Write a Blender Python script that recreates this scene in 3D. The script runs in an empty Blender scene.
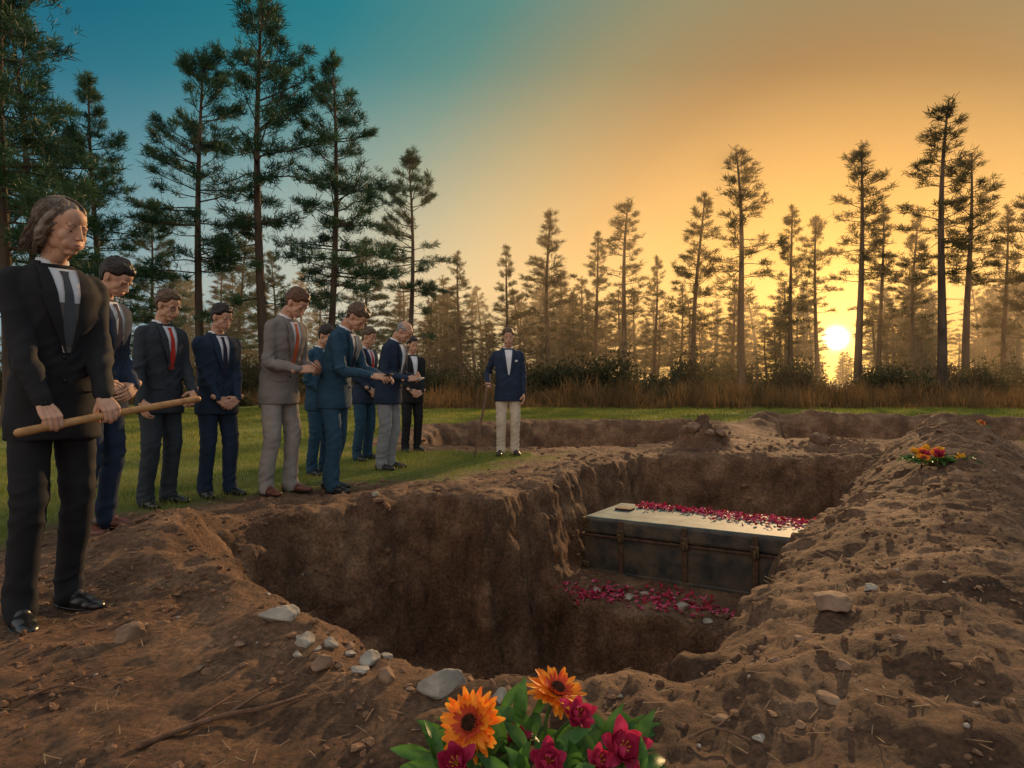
import bpy, math, random, bmesh
import numpy as np
from mathutils import Matrix, Vector
random.seed(5); rng=np.random.default_rng(5)
scene=bpy.context.scene
F=682.67
def PX(px,Y): return (px-512)/F*Y
def PZ(py,Y): return 1.0-(py-384)/F*Y
def sst(a,b,x):
    t=np.clip((x-a)/(b-a),0,1); return t*t*(3-2*t)
# ---------------------------------------------------------------- noise
_p=np.random.default_rng(1).permutation(256); _p=np.concatenate([_p,_p,_p])
_g=np.random.default_rng(2).normal(size=(256,3)); _g/=np.linalg.norm(_g,axis=1)[:,None]
def pn(x,y,z=0.0):
    x,y,z=np.broadcast_arrays(np.asarray(x,float),np.asarray(y,float),np.asarray(z,float))
    xi=np.floor(x).astype(int);yi=np.floor(y).astype(int);zi=np.floor(z).astype(int)
    xf=x-xi;yf=y-yi;zf=z-zi
    u=xf**3*(xf*(xf*6-15)+10);v=yf**3*(yf*(yf*6-15)+10);w=zf**3*(zf*(zf*6-15)+10)
    r=0
    for dx in (0,1):
        for dy in (0,1):
            for dz in (0,1):
                h=_p[_p[_p[(xi+dx)&255]+((yi+dy)&255)]+((zi+dz)&255)]
                g=_g[h]
                d=g[...,0]*(xf-dx)+g[...,1]*(yf-dy)+g[...,2]*(zf-dz)
                r=r+d*(u if dx else 1-u)*(v if dy else 1-v)*(w if dz else 1-w)
    return r
def fbm(x,y,z=0.0,o=4,l=2.0,g=0.5):
    r=0;a=1
    for i in range(o):
        r=r+a*pn(x+17.3*i,y+9.1*i,np.asarray(z)+3.7*i); x=x*l;y=y*l;z=np.asarray(z)*l;a*=g
    return r
# ---------------------------------------------------------------- mesh helpers
def fast_mesh(name,V,Fc,mats=(),smooth=True,midx=None):
    V=np.asarray(V,np.float32);Fc=np.asarray(Fc,np.int32);k=Fc.shape[1]
    me=bpy.data.meshes.new(name);me.vertices.add(len(V));me.vertices.foreach_set("co",V.ravel())
    me.loops.add(Fc.size);me.loops.foreach_set("vertex_index",Fc.ravel())
    me.polygons.add(len(Fc));me.polygons.foreach_set("loop_start",np.arange(0,Fc.size,k,dtype=np.int32))
    try: me.polygons.foreach_set("loop_total",np.full(len(Fc),k,np.int32))
    except Exception: pass
    me.polygons.foreach_set("use_smooth",np.full(len(Fc),smooth))
    for m in mats: me.materials.append(m)
    if midx is not None: me.polygons.foreach_set("material_index",np.asarray(midx,np.int32))
    me.update(calc_edges=True);me.validate()
    return me
def link(name,me,parent=None):
    o=bpy.data.objects.new(name,me);scene.collection.objects.link(o)
    if parent: o.parent=parent
    return o
class MB:
    def __init__(s): s.v=[];s.f=[];s.m=[];s.n=0
    def add(s,V,Fc,m=0):
        V=np.asarray(V,float)
        s.v.append(V)
        for f in Fc: s.f.append(tuple(int(i)+s.n for i in f))
        s.m+= [m]*len(Fc); s.n+=len(V)
    def mesh(s,name,mats,smooth=True):
        me=bpy.data.meshes.new(name)
        V=np.concatenate(s.v)
        me.from_pydata(V.tolist(),[],s.f)
        for m in mats: me.materials.append(m)
        me.polygons.foreach_set("material_index",s.m)
        me.polygons.foreach_set("use_smooth",[smooth]*len(s.f))
        me.update();return me
    def raw(s): return np.concatenate(s.v),s.f
def ell(c,r,n=16,m=12,R=None):
    V=[];Fc=[]
    for j in range(1,m):
        t=math.pi*j/m
        for i in range(n):
            p=2*math.pi*i/n
            V.append((math.sin(t)*math.cos(p)*r[0],math.sin(t)*math.sin(p)*r[1],math.cos(t)*r[2]))
    V.append((0,0,r[2]));V.append((0,0,-r[2]))
    a=len(V)-2;b=a+1
    for j in range(m-2):
        for i in range(n):
            k=(i+1)%n
            Fc.append((j*n+i,(j+1)*n+i,(j+1)*n+k,j*n+k))
    for i in range(n):
        k=(i+1)%n
        Fc.append((a,i,k));Fc.append((b,(m-2)*n+k,(m-2)*n+i))
    V=np.array(V)
    if R is not None: V=V@np.array(R).T
    return V+np.array(c),Fc
def tube(P,R,n=14,sub=1,round_ends=True):
    P=np.array([np.array(p,float) for p in P]);R=np.array(R,float)
    if R.ndim==1: R=np.stack([R,R],1)
    if sub>1 and len(P)>2:
        t=np.arange(len(P));tt=np.linspace(0,len(P)-1,(len(P)-1)*sub+1)
        Pn=[]
        for x in tt:
            i=min(int(x),len(P)-2);f=x-i
            p0=P[max(i-1,0)];p1=P[i];p2=P[i+1];p3=P[min(i+2,len(P)-1)]
            Pn.append(.5*((2*p1)+(-p0+p2)*f+(2*p0-5*p1+4*p2-p3)*f*f+(-p0+3*p1-3*p2+p3)*f**3))
        R=np.stack([np.interp(tt,t,R[:,0]),np.interp(tt,t,R[:,1])],1);P=np.array(Pn)
    if round_ends:
        d0=P[0]-P[1];d0/=np.linalg.norm(d0)+1e-9;d1=P[-1]-P[-2];d1/=np.linalg.norm(d1)+1e-9
        r0=R[0].min();r1=R[-1].min()
        P=np.vstack([[P[0]+d0*r0*.95],[P[0]+d0*r0*.6],P,[P[-1]+d1*r1*.6],[P[-1]+d1*r1*.95]])
        R=np.vstack([[R[0]*.3],[R[0]*.8],R,[R[-1]*.8],[R[-1]*.3]])
    T=np.gradient(P,axis=0);T/=np.linalg.norm(T,axis=1)[:,None]+1e-12
    ref=np.array([1.,0,0]) if abs(T[0][0])<.8 else np.array([0,1.,0])
    V=[];a=np.linspace(0,2*math.pi,n,endpoint=False)
    u=ref-T[0]*ref.dot(T[0]);u/=np.linalg.norm(u)
    for i in range(len(P)):
        u=u-T[i]*u.dot(T[i]);u/=np.linalg.norm(u)+1e-12
        w=np.cross(T[i],u)
        V.append(P[i]+np.outer(np.cos(a)*R[i][0],u)+np.outer(np.sin(a)*R[i][1],w))
    V=np.vstack(V);Fc=[]
    for j in range(len(P)-1):
        for i in range(n):
            k=(i+1)%n;Fc.append((j*n+i,j*n+k,(j+1)*n+k,(j+1)*n+i))
    Fc.append(tuple(range(n-1,-1,-1)));Fc.append(tuple((len(P)-1)*n+i for i in range(n)))
    return V,Fc
def box(c,s):
    V=np.array([(x,y,z) for x in (-.5,.5) for y in (-.5,.5) for z in (-.5,.5)])*np.array(s)
    return V+np.array(c),[(0,1,3,2),(4,6,7,5),(0,4,5,1),(2,3,7,6),(0,2,6,4),(1,5,7,3)]
def rm(mb,vox,sm=3):
    V,Fc=mb.raw()
    me=bpy.data.meshes.new("t");me.from_pydata(V.tolist(),[],Fc);me.update()
    o=bpy.data.objects.new("t",me);scene.collection.objects.link(o)
    m=o.modifiers.new("r","REMESH");m.mode='VOXEL';m.voxel_size=vox
    if sm:
        m=o.modifiers.new("s","SMOOTH");m.factor=.5;m.iterations=sm
    dg=bpy.context.evaluated_depsgraph_get()
    e=o.evaluated_get(dg).to_mesh()
    nv=len(e.vertices);A=np.empty(nv*3);e.vertices.foreach_get("co",A)
    L=np.empty(len(e.loops),int);e.loops.foreach_get("vertex_index",L)
    Q=L.reshape(-1,4)
    A=A.reshape(-1,3).copy()
    o.evaluated_get(dg).to_mesh_clear();bpy.data.objects.remove(o);bpy.data.meshes.remove(me)
    return A,Q
def vnorm(V,Q):
    N=np.zeros_like(V);fn=np.cross(V[Q[:,2]]-V[Q[:,0]],V[Q[:,3]]-V[Q[:,1]])
    for k in range(4): np.add.at(N,Q[:,k],fn)
    return N/(np.linalg.norm(N,axis=1)[:,None]+1e-12)
# ---------------------------------------------------------------- materials
def mat(name,c1,c2=None,scale=5,rough=.8,bump=0,bscale=None,detail=6,spec=.3,metal=0,trans=0,stretch=None,bdist=.01):
    m=bpy.data.materials.new(name);m.use_nodes=True;nt=m.node_tree;N=nt.nodes;L=nt.links
    b=N["Principled BSDF"];b.inputs["Roughness"].default_value=rough;b.inputs["Metallic"].default_value=metal
    b.inputs["Specular IOR Level"].default_value=spec
    tc=N.new("ShaderNodeTexCoord");src=tc.outputs["Object"]
    if stretch:
        mp=N.new("ShaderNodeMapping");mp.inputs["Scale"].default_value=stretch;L.new(src,mp.inputs[0]);src=mp.outputs[0]
    if c2 is not None:
        n=N.new("ShaderNodeTexNoise");n.inputs["Scale"].default_value=scale;n.inputs["Detail"].default_value=detail
        L.new(src,n.inputs["Vector"])
        r=N.new("ShaderNodeValToRGB");r.color_ramp.elements[0].position=.35;r.color_ramp.elements[1].position=.65
        r.color_ramp.elements[0].color=(*c1,1);r.color_ramp.elements[1].color=(*c2,1)
        L.new(n.outputs[0],r.inputs[0]);L.new(r.outputs[0],b.inputs["Base Color"]);col=r.outputs[0]
    else:
        b.inputs["Base Color"].default_value=(*c1,1);col=None
    if bump:
        n2=N.new("ShaderNodeTexNoise");n2.inputs["Scale"].default_value=bscale or scale*4;n2.inputs["Detail"].default_value=8
        L.new(src,n2.inputs["Vector"])
        bp=N.new("ShaderNodeBump");bp.inputs["Strength"].default_value=bump;bp.inputs["Distance"].default_value=bdist
        L.new(n2.outputs[0],bp.inputs["Height"]);L.new(bp.outputs[0],b.inputs["Normal"])
    if trans:
        t=N.new("ShaderNodeBsdfTranslucent");mx=N.new("ShaderNodeMixShader");mx.inputs[0].default_value=trans
        if col: L.new(col,t.inputs[0])
        else: t.inputs[0].default_value=(*c1,1)
        L.new(b.outputs[0],mx.inputs[1]);L.new(t.outputs[0],mx.inputs[2]);L.new(mx.outputs[0],N["Material Output"].inputs[0])
    return m
M_skin=mat("skin",(.45,.24,.155),(.56,.32,.215),30,.58,.25,260,spec=.25,bdist=.001)
M_lip=mat("lip",(.42,.20,.15),rough=.5)
M_eye=mat("eye_white",(.36,.32,.29),rough=.3)
M_dark=mat("pupil_black",(.015,.012,.01),rough=.15)
M_shirt=mat("shirt_white",(.62,.63,.66),(.7,.7,.72),8,.8,.1)
M_hairs=[mat("hair_"+n,a,b,60,.5,.6,90,stretch=(1,.25,1),bdist=.004) for n,a,b in
 [("brown",(.05,.030,.017),(.14,.085,.047)),("dark",(.012,.009,.008),(.03,.022,.018)),("grey",(.16,.15,.14),(.28,.27,.26)),("auburn",(.07,.03,.015),(.13,.06,.03)),("ash_brown",(.09,.065,.048),(.22,.17,.13))]]
def cloth(n,c,k=1.3): return mat("cloth_"+n,c,tuple(x*k for x in c),9,.85,.10,300,spec=.2,bdist=.001)
M_shoeB=mat("leather_black",(.012,.011,.011),rough=.3,spec=.5)
M_shoeR=mat("leather_brown",(.16,.05,.025),(.1,.03,.02),12,.35,spec=.5)
M_wood=mat("stick_wood",(.50,.27,.11),(.36,.18,.07),30,.5,.3,60,bdist=.002)
# ---------------------------------------------------------------- head
def build_head(fem=False):
    b=MB();a=lambda c,r:b.add(*ell(c,r,20,14))
    a((0,-.015,.03),(.075,.097,.087));a((0,.028,-.03),(.057 if fem else .059,.060,.078 if fem else .082))
    a((0,.052,.045),(.052,.038,.045))
    a((0,.060,-.093 if fem else -.097),(.023 if fem else .031,.023,.018 if fem else .020))
    for s in(-1,1):
        a((s*.040,.014,-.060),(.017 if fem else .023,.036,.026));a((s*.037,.054,-.028),(.026,.022,.026))
        if fem: a((s*.028,.0765,.018),(.022,.009,.008))
        else: a((s*.030,.081,.019),(.026,.011,.0090))
        a((s*(.0095 if fem else .012),.098,-.035),(.0072,.009,.0062))
        a((s*.031,.0682,.0025),(.0170,.0150,.0130));a((s*.031,.0672,-.0120),(.0165,.0138,.0085))
        a((s*.077,-.006,-.006),(.007,.019,.031));a((s*.081,-.014,.004),(.006,.013,.020))
        a((s*.026,.066,-.055),(.022,.020,.024))
    b.add(*tube([(0,.085 if fem else .087,.014),(0,.095 if fem else .099,-.010),(0,.104 if fem else .110,-.030)],[.0085,.0088,.0098 if fem else .0115]))
    a((0,.088,-.058),(.022,.0110,.0052));a((0,.0868,-.069),(.019,.0110,.0065));a((0,.078,-.062),(.034,.016,.024))
    b.add(*tube([(0,-.025,-.05),(0,-.035,-.11),(0,-.04,-.19)],[.052,.052 if not fem else .046,.062 if not fem else .052]))
    b.add(*tube([(0,.02,-.08),(0,-.01,-.13)],[.04,.035]))
    V,Q=rm(b,.0037,7)
    return V,Q
HEADM=build_head(False);HEADF=build_head(True)
def hair_shell(V,Q,bald=False,thick=.014,seed=0):
    line=np.interp(V[:,1],[-.13,-.05,-.03,-.012,.015,.045,.062,.10],[-.075,-.07,-.03,.018,.02,.030,.062,.070])
    line=line+.006*pn(V[:,0]*70+seed,V[:,1]*70,V[:,2]*20)
    h=V[:,2]-line
    if bald: h=np.minimum(h,(.075-V[:,2]-.35*np.maximum(V[:,1],0)))
    keep=(h[Q]>-.003).all(1)
    ear=(np.abs(V[:,0])>.076)&(V[:,2]<.03)&(V[:,1]>-.04)
    keep&=~ear[Q].any(1)
    N=vnorm(V,Q);d=-.003+(thick+.003)*sst(-.002,.026,h)*(1+.6*sst(.04,.1,V[:,2]))
    n=fbm(V[:,0]*60+seed,V[:,1]*20,V[:,2]*40,3)
    V2=V+N*(d*(1+.7*n))[:,None]
    Qk=Q[keep];u,inv=np.unique(Qk,return_inverse=True)
    return V2[u],inv.reshape(-1,4)
# ---------------------------------------------------------------- hand
def hand(w,f,n,right,curl=.5,scale=1.0,thumb=.3):
    w=np.array(w,float);f=np.array(f,float);f/=np.linalg.norm(f);n=np.array(n,float);n-=f*n.dot(f);n/=np.linalg.norm(n)
    s=np.cross(f,n)*(1 if right else -1)
    b=MB();P=lambda a,bb,c:w+(f*a+s*bb+n*c)*scale
    for i in range(4):
        off=(.030,.010,-.010,-.028)[i]
        b.add(*tube([P(.0,off*.55,0),P(.045,off*.9,0),P(.086-.004*abs(i-1),off,0)],np.array([.016,.0145,.0118])*scale,10,2))
    b.add(*tube([P(.01,.016,.004),P(.05,.034,.008)],np.array([.017,.012])*scale,10))
    L=[(.040,.025,.020),(.045,.028,.021),(.042,.026,.020),(.032,.020,.018)]
    for i in range(4):
        off=(.030,.010,-.010,-.028)[i];p=P(.086-.004*abs(i-1),off,0);ang=curl*.7;pts=[p]
        for j in range(3):
            dd=f*math.cos(ang)+n*math.sin(ang)+s*(.05*(1.5-i))*(1 if curl<1 else 0)
            p=p+dd*L[i][j]*scale;pts.append(p);ang+=curl*(1.05+.05*i)
        b.add(*tube(pts,np.array([.0098,.0090,.0082,.0066])*scale*(.9 if i==3 else 1),10,3))
    t0=P(.022,.026,.006);d1=f*.62+s*.62+n*(.25+thumb);d1/=np.linalg.norm(d1);t1=t0+d1*.040*scale
    d2=f*.8+s*(.35-thumb*.6)+n*(.3+thumb);d2/=np.linalg.norm(d2);t2=t1+d2*.030*scale
    d3=d2-s*.2*thumb;d3/=np.linalg.norm(d3);t3=t2+d3*.022*scale
    b.add(*tube([t0,t1,t2,t3],np.array([.014,.0115,.0105,.0078])*scale,10,3))
    b.add(*tube([P(-.05,0,0),P(-.01,0,0),P(.02,0,0)],np.array([.024,.022,.018])*scale,12))
    return rm(b,.0033,1)
def ik(A,B,l1,l2,pole):
    A=np.array(A,float);B=np.array(B,float);d=B-A;L=np.linalg.norm(d);dn=d/L
    if L>(l1+l2)*.995: B=A+dn*(l1+l2)*.995;L=(l1+l2)*.995
    a=(l1*l1-l2*l2+L*L)/(2*L);h=math.sqrt(max(l1*l1-a*a,1e-6))
    p=np.array(pole,float);p-=dn*p.dot(dn);p/=np.linalg.norm(p)
    return A+dn*a+p*h,B
RZ=[.76,.80,.86,.95,1.05,1.15,1.28,1.38,1.44,1.475,1.505]
RXm=[.186,.188,.184,.174,.160,.164,.182,.190,.176,.130,.072]
RYm=[.138,.140,.138,.132,.120,.118,.126,.120,.098,.080,.060]
YO=[0,0,0,0,0,0,0,-.006,-.014,-.022,-.026]
def person(name,loc,az,height=1.78,lean=0,hpitch=15,hyaw=0,jacket=None,pants=None,tie=None,hairm=0,bald=False,fem=False,
           R=None,Lh=None,shoes=None,stance=.10,footL=(0,0),footR=(0,0),belly=0,glasses=False,vest=None,curlR=.5,curlL=.5,width=1.0,seed=0,z0=None,buttoned=True,psq=False,card=None):
    sc=height/1.78;yaw=math.radians(az-90)
    z=GH(loc[0],loc[1]) if z0 is None else z0
    MW=Matrix.Translation((loc[0],loc[1],z))@Matrix.Rotation(yaw,4,'Z')@Matrix.Scale(sc,4)
    inv=MW.inverted()
    def toL(p): return np.array(inv@Vector(p))
    def dirL(d): v=inv.to_3x3()@Vector(d);v.normalize();return np.array(v)
    le=math.radians(lean)
    zz=np.linspace(.6,1.8,241);phi=le*np.clip((zz-.88)/.35,0,1);dy=np.sin(phi);dz=np.cos(phi)
    sy=np.concatenate([[0],np.cumsum(dy[:-1]*np.diff(zz))])
    sz=.6+np.concatenate([[0],np.cumsum(dz[:-1]*np.diff(zz))])
    def Bt(x,y,zv):
        x=np.asarray(x,float);zv=np.asarray(zv,float)
        p=np.interp(zv,zz,phi);return np.stack([x+0*zv,np.interp(zv,zz,sy)*1.0+y*np.cos(p),np.interp(zv,zz,sz)-y*np.sin(p)],-1)
    w_=.90 if fem else 1.0
    rx=lambda q:np.interp(q,RZ,RXm)*w_*width;ry=lambda q:np.interp(q,RZ,RYm)*(1+belly*np.exp(-((np.asarray(q)-1.08)/.14)**2))*(.97 if fem else 1)
    yo=lambda q:np.interp(q,RZ,YO)+belly*.04*np.exp(-((np.asarray(q)-1.08)/.14)**2)
    def front(x,q,off):
        t=np.clip(1-np.abs(x/rx(q))**2.3,0,1)**(1/2.3);return ry(q)*t+yo(q)+off
    out=MB()
    b=MB();zs=np.linspace(.76,1.505,30);n=36;a=np.linspace(0,2*math.pi,n,endpoint=False);V=[]
    for q in zs:
        e=2/2.3;x=np.sign(np.sin(a))*np.abs(np.sin(a))**e*rx(q);y=np.sign(np.cos(a))*np.abs(np.cos(a))**e*ry(q)+yo(q)
        V.append(Bt(x,y,np.full(n,q)))
    V=np.vstack(V);Fc=[(j*n+i,j*n+(i+1)%n,(j+1)*n+(i+1)%n,(j+1)*n+i) for j in range(29) for i in range(n)]
    Fc+=[tuple(range(n-1,-1,-1)),tuple(29*n+i for i in range(n))]
    b.add(V,Fc)
    elb=[]
    for side,spec,curl in((1,R,curlR),(-1,Lh,curlL)):
        if spec is None: spec=dict(w=(side*.25,.05,.80),f=(-side*.05,.12,-1),n=(-side,0,0))
        w=toL(spec['W']) if 'W' in spec else np.array(spec['w'],float)
        f=dirL(spec['F']) if 'F' in spec else np.array(spec['f'],float)
        nn=dirL(spec['N']) if 'N' in spec else np.array(spec['n'],float)
        S=Bt(side*.172*w_*width,-.012,1.412)
        S0=Bt(side*.12*w_*width,-.012,1.43)
        pole=spec.get('pole',(side*.35,-.75,-.6))
        E,W=ik(S,w,.295,.265,pole);elb.append(E)
        b.add(*tube([S0,S,S+(E-S)*.45,E,E+(W-E)*.5,W-(W-E)/np.linalg.norm(W-E)*.012],[.048,.056,.051,.046,.041,.036],16,4))
        fd=(W-E)/np.linalg.norm(W-E)
        out.add(*tube([W-fd*.03,W+fd*.004],[.028,.029],14,1,round_ends=False),2)
        hv,hq=hand(W,f,nn,side==1,curl=spec.get('curl',curl),scale=(.92 if fem else 1.0),thumb=spec.get('thumb',.3))
        out.add(hv,hq,0)
    V,Q=rm(b,.0098,3)
    N=vnorm(V,Q)
    fo=fbm(V[:,0]*5+seed*3.1,V[:,1]*5,V[:,2]*7,2)
    fo2=np.clip(1-np.abs(pn(V[:,0]*6+seed,V[:,1]*6,V[:,2]*13+V[:,0]*8))*4.0,0,1)
    de=np.minimum(*[np.linalg.norm(V-E,axis=1) for E in elb]);wk=.45+1.4*np.exp(-(de/.11)**2)+.7*np.exp(-((V[:,2]-1.08)/.07)**2)
    V=V+N*(fo*.007+fo2*.0070*wk)[:,None]
    out.add(V,Q,1)
    zv=1.13 if buttoned else .80
    def patch(xf,z0,z1,off,m,nx=7,nz=16):
        qs=np.linspace(z0,z1,nz);V=[]
        for q in qs:
            x0,x1=xf(q);x=np.linspace(x0,x1,nx);V.append(Bt(x,front(x,np.full(nx,q),off),np.full(nx,q)))
        V=np.vstack(V);Fc=[(j*nx+i,j*nx+i+1,(j+1)*nx+i+1,(j+1)*nx+i) for j in range(nz-1) for i in range(nx-1)]
        out.add(V,Fc,m)
    hw=lambda q:.006+.050*(max(q-zv,0)/(1.49-zv))**(.8)
    patch(lambda q:(-hw(q)-.01,hw(q)+.01),zv,1.485,.010,2)
    if vest is not None: patch(lambda q:(-hw(q)-.008,hw(q)+.008),zv,1.34,.014,7)
    if tie is not None:
        tw=lambda q:np.interp(q,[1.1,1.17,1.42,1.45,1.462,1.475],[.024,.028,.015,.012,.015,.019])
        patch(lambda q:(-tw(q),tw(q)),1.13 if vest is None else 1.16,1.475,.019,3,nx=5)
    for s in(-1,1):
        lw=lambda q:np.interp(q,[zv,zv+.1,1.38,1.385,1.42,1.49],[.006,.030,.062,.045,.05,.034])
        patch(lambda q:tuple(sorted((s*hw(q),s*(hw(q)+lw(q))))),zv-.01,1.49,.022,1,nx=5,nz=28)
        patch(lambda q:(s*.105-.045,s*.105+.045),.965,.985,.013,1,nx=5,nz=3)
    for q in(1.11,1.01): out.add(*ell(Bt(.012,front(np.array(.012),np.array(q),.010),q),(.008,.006,.008),8,6),6)
    if psq: patch(lambda q:(-.125,-.085),1.315,1.34,.018,2,nx=3,nz=3)
    if card is not None:
        V,Fc=box((0,0,0),(.11,.075,.006));V=V@np.array(Matrix.Rotation(math.radians(25),3,'X')).T+np.array(card[:3]);out.add(V,Fc,card[3])
    nb=Bt(0,-.026,1.50)
    Vh,Qh=HEADF if fem else HEADM
    hp=math.radians(hpitch)+le*.6
    Rh=np.array(Matrix.Rotation(math.radians(hyaw),3,'Z')@Matrix.Rotation(-hp,3,'X'))
    piv=np.array([0,-.035,-.09])
    hc=nb+np.array([0,.012+.02*math.sin(hp),.072])
    fs=1+.03*math.sin(seed*2.3);fz=1+.025*math.cos(seed*1.7)
    HT=lambda v:((np.asarray(v)-piv)*np.array([fs,1,fz]))@Rh.T+hc
    def HTn(v):
        v=np.asarray(v,float);k=sst(-.15,-.085,v[:,2])[:,None]
        Rb=np.array(Matrix.Rotation(-le,3,'X'))
        return HT(v)*k+((v-piv)@Rb.T+hc)*(1-k)
    out.add(HTn(Vh),Qh,0)
    ctr=Vh[Qh].mean(1)
    lip=(((ctr[:,0]/.020)**2+((ctr[:,2]+.063)/.0085)**2)<1)&(ctr[:,1]>.083)
    base=len(out.f)-len(Qh)
    for i in np.nonzero(lip)[0]: out.m[base+int(i)]=4
    for s in(-1,1):
        e=ell((s*.031,.0695,-.0049),(.0120,.0128,.0068),14,10);out.add(HT(e[0]),e[1],8)
        e=ell((s*.0315,.0798,-.0055),(.0052,.0030,.0042),12,8);out.add(HT(e[0]),e[1],6)
        yb=.0835 if fem else .0885
        e=tube([(s*.013,yb,.020),(s*.030,yb-.001,.0240),(s*.050,yb-.013,.020)],[.0016,.0021,.0010] if fem else [.0022,.0027,.0014],8,3);out.add(HT(e[0]),e[1],5)
    e=tube([(-.017,.0925,-.0628),(0,.0970,-.0622),(.017,.0925,-.0628)],[.0005,.0008,.0005],6,2);out.add(HT(e[0]),e[1],6)
    if glasses:
        for s in(-1,1):
            an=np.linspace(0,2*math.pi,17);pts=np.stack([s*.031+.021*np.cos(an),.094-.3*np.abs(.021*np.cos(an)*s+0),-.004+.016*np.sin(an)],1)
            e=tube(pts,np.full(17,.0016),6,1);out.add(HT(e[0]),e[1],6)
            e=tube([(s*.052,.088,.002),(s*.078,.0,.004)],[.0016,.0016],6);out.add(HT(e[0]),e[1],6)
        e=tube([(-.01,.097,-.002),(.01,.097,-.002)],[.0016,.0016],6);out.add(HT(e[0]),e[1],6)
    if not fem:
        hv,hq=hair_shell(Vh,Qh,bald,.006 if bald else .014,seed);out.add(HT(hv),hq,5)
    else:
        hb=MB();hb.add(*ell((0,-.028,.038),(.085,.101,.093),24,16));hb.add(*ell((0,-.060,-.035),(.082,.056,.080),20,14))
        for s in(-1,1):
            hb.add(*tube([(s*.052,.022,.078),(s*.076,.004,.03),(s*.083,-.010,-.02),(s*.081,-.020,-.055),(s*.070,-.028,-.080)],[.020,.021,.022,.020,.014],14,3))
        hv,hq=rm(hb,.005,4);hn=vnorm(hv,hq)
        hv=hv+hn*(fbm(hv[:,0]*70+hv[:,2]*30,hv[:,1]*20,hv[:,2]*14,3)*.008)[:,None];out.add(HT(hv),hq,5)
        r2=np.random.default_rng(9)
        for i in range(1300):
            th=r2.uniform(math.radians(32),math.radians(328))
            st=r2.uniform(.0,.55);pts=[];en=r2.uniform(-.130,-.075)
            ph=r2.uniform(0,6);k=r2.uniform(1.02,1.09)
            for t in np.linspace(0,1,9):
                el=math.radians(88-88*(st+(1-st)*min(t*2.0,1)))
                if t<=.5:
                    p=np.array([math.sin(th)*.088*math.cos(el),math.cos(th)*.101*math.cos(el),.093*math.sin(el)])*k+np.array([0,-.028,.038])
                    q0=p.copy()
                else:
                    u=(t-.5)*2;c=1-.16*u*u;p=np.array([q0[0]*c+.006*math.sin(u*7+ph),(q0[1]+.03)*(1-.30*u)-.03-.02*u*(1 if q0[1]>-.03 else 0)+.007*math.cos(u*6+ph),q0[2]+(en-q0[2])*u])
                pts.append(p)
            if abs(th-math.pi)>1.8:
                for j,p in enumerate(pts):
                    t=j/8; p[1]-=.075*max(t-.15,0)*1.2; p[0]=p[0]*(1+.30*t)
            e=tube(pts,np.linspace(.0017,.0008,9),3,1,round_ends=False);out.add(HT(e[0]),e[1],5)
    def ring(r0,r1,h0,h1,cy,m,a0=0,a1=360,n=28,th=.005):
        V=[];an=np.radians(np.linspace(a0,a1,n))
        for rr,h in((r0,h0),(r1,h1),(r1+th,h1),(r0+th*1.2,h0)):
            for t in an:
                dip=-.022*max(math.cos(t),0)**3
                V.append(Bt(math.sin(t)*rr,math.cos(t)*rr*.98+cy,1.50+h+dip))
        Fc=[(k*n+i,k*n+i+1,((k+1)%4)*n+i+1,((k+1)%4)*n+i) for k in range(4) for i in range(n-1)]
        out.add(np.array(V),Fc,m)
    kk=.88 if fem else 1
    ring(.070*kk,.062*kk,-.018,.030,-.030,2,12,348)
    ring(.086*kk,.075*kk,-.03,.016,-.030,1,60,300,th=.008)
    b=MB();b.add(*tube([(0,0,.86),(0,-.0,.95),(0,0,1.02)],np.array([[.155,.11],[.15,.112],[.14,.100]])*w_,20,2))
    for s,fo_ in((1,footR),(-1,footL)):
        hip=np.array([s*.085,-.0,.90]);ank=np.array([s*stance+fo_[0],-.03+fo_[1],.085])
        ll=np.linalg.norm(hip-ank)*.5*1.0025
        K,A=ik(hip,ank,ll,ll,(s*.12,1,0))
        b.add(*tube([hip+[0,0,.03],hip-[0,0,.08],hip*.45+K*.55,K,K*.5+A*.5+[0,-.006,0],A+[0,-.004,.04],A+[0,.006,-.040]],np.array([.088,.092,.082,.070,.064,.059,.063])*(.93 if fem else 1),18,4))
        sb=MB();fa=-s*math.radians(12);c_,s_=math.cos(fa),math.sin(fa)
        Rf=np.array([[c_,-s_,0],[s_,c_,0],[0,0,1]])
        for (yy,zc,r) in((-.045,.035,(.036,.045,.045)),(.02,.045,(.040,.065,.050)),(.085,.030,(.046,.075,.036)),(.145,.022,(.042,.065,.028))):
            e=ell((0,yy,zc),r,16,12);sb.add(e[0],e[1])
        sv,sq=rm(sb,.006,2);sv[:,2]=np.maximum(sv[:,2],.010)
        sv=sv@Rf.T+np.array([ank[0],ank[1],0]);out.add(sv,sq,9)
        e=ell((0,.055,.008),(.051,.150,.012),20,8);ev=e[0].copy();ev[:,2]=np.clip(ev[:,2],-.004,.014);out.add(ev@Rf.T+np.array([ank[0],ank[1],0]),e[1],6)
    V,Q=rm(b,.0098,3);N=vnorm(V,Q)
    kn=.9*np.exp(-((V[:,2]-.5)/.13)**2)+1.4*np.exp(-((V[:,2]-.12)/.10)**2)+.5*np.exp(-((V[:,2]-.82)/.07)**2)+.3
    cr_=np.clip(1-np.abs(pn(V[:,0]*7+seed,V[:,1]*7,V[:,2]*14+V[:,0]*6))*4.0,0,1)
    V=V+N*(fbm(V[:,0]*5+seed,V[:,1]*5+5,V[:,2]*6,2)*.008+cr_*.006*kn)[:,None]
    out.add(V,Q,10)
    mats=[M_skin,jacket,M_shirt,tie or M_dark,M_lip,M_hairs[hairm],M_dark,vest or M_dark,M_eye,shoes or M_shoeB,pants]
    o=link(name,out.mesh(name,mats));o.matrix_world=MW
    return o
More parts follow.
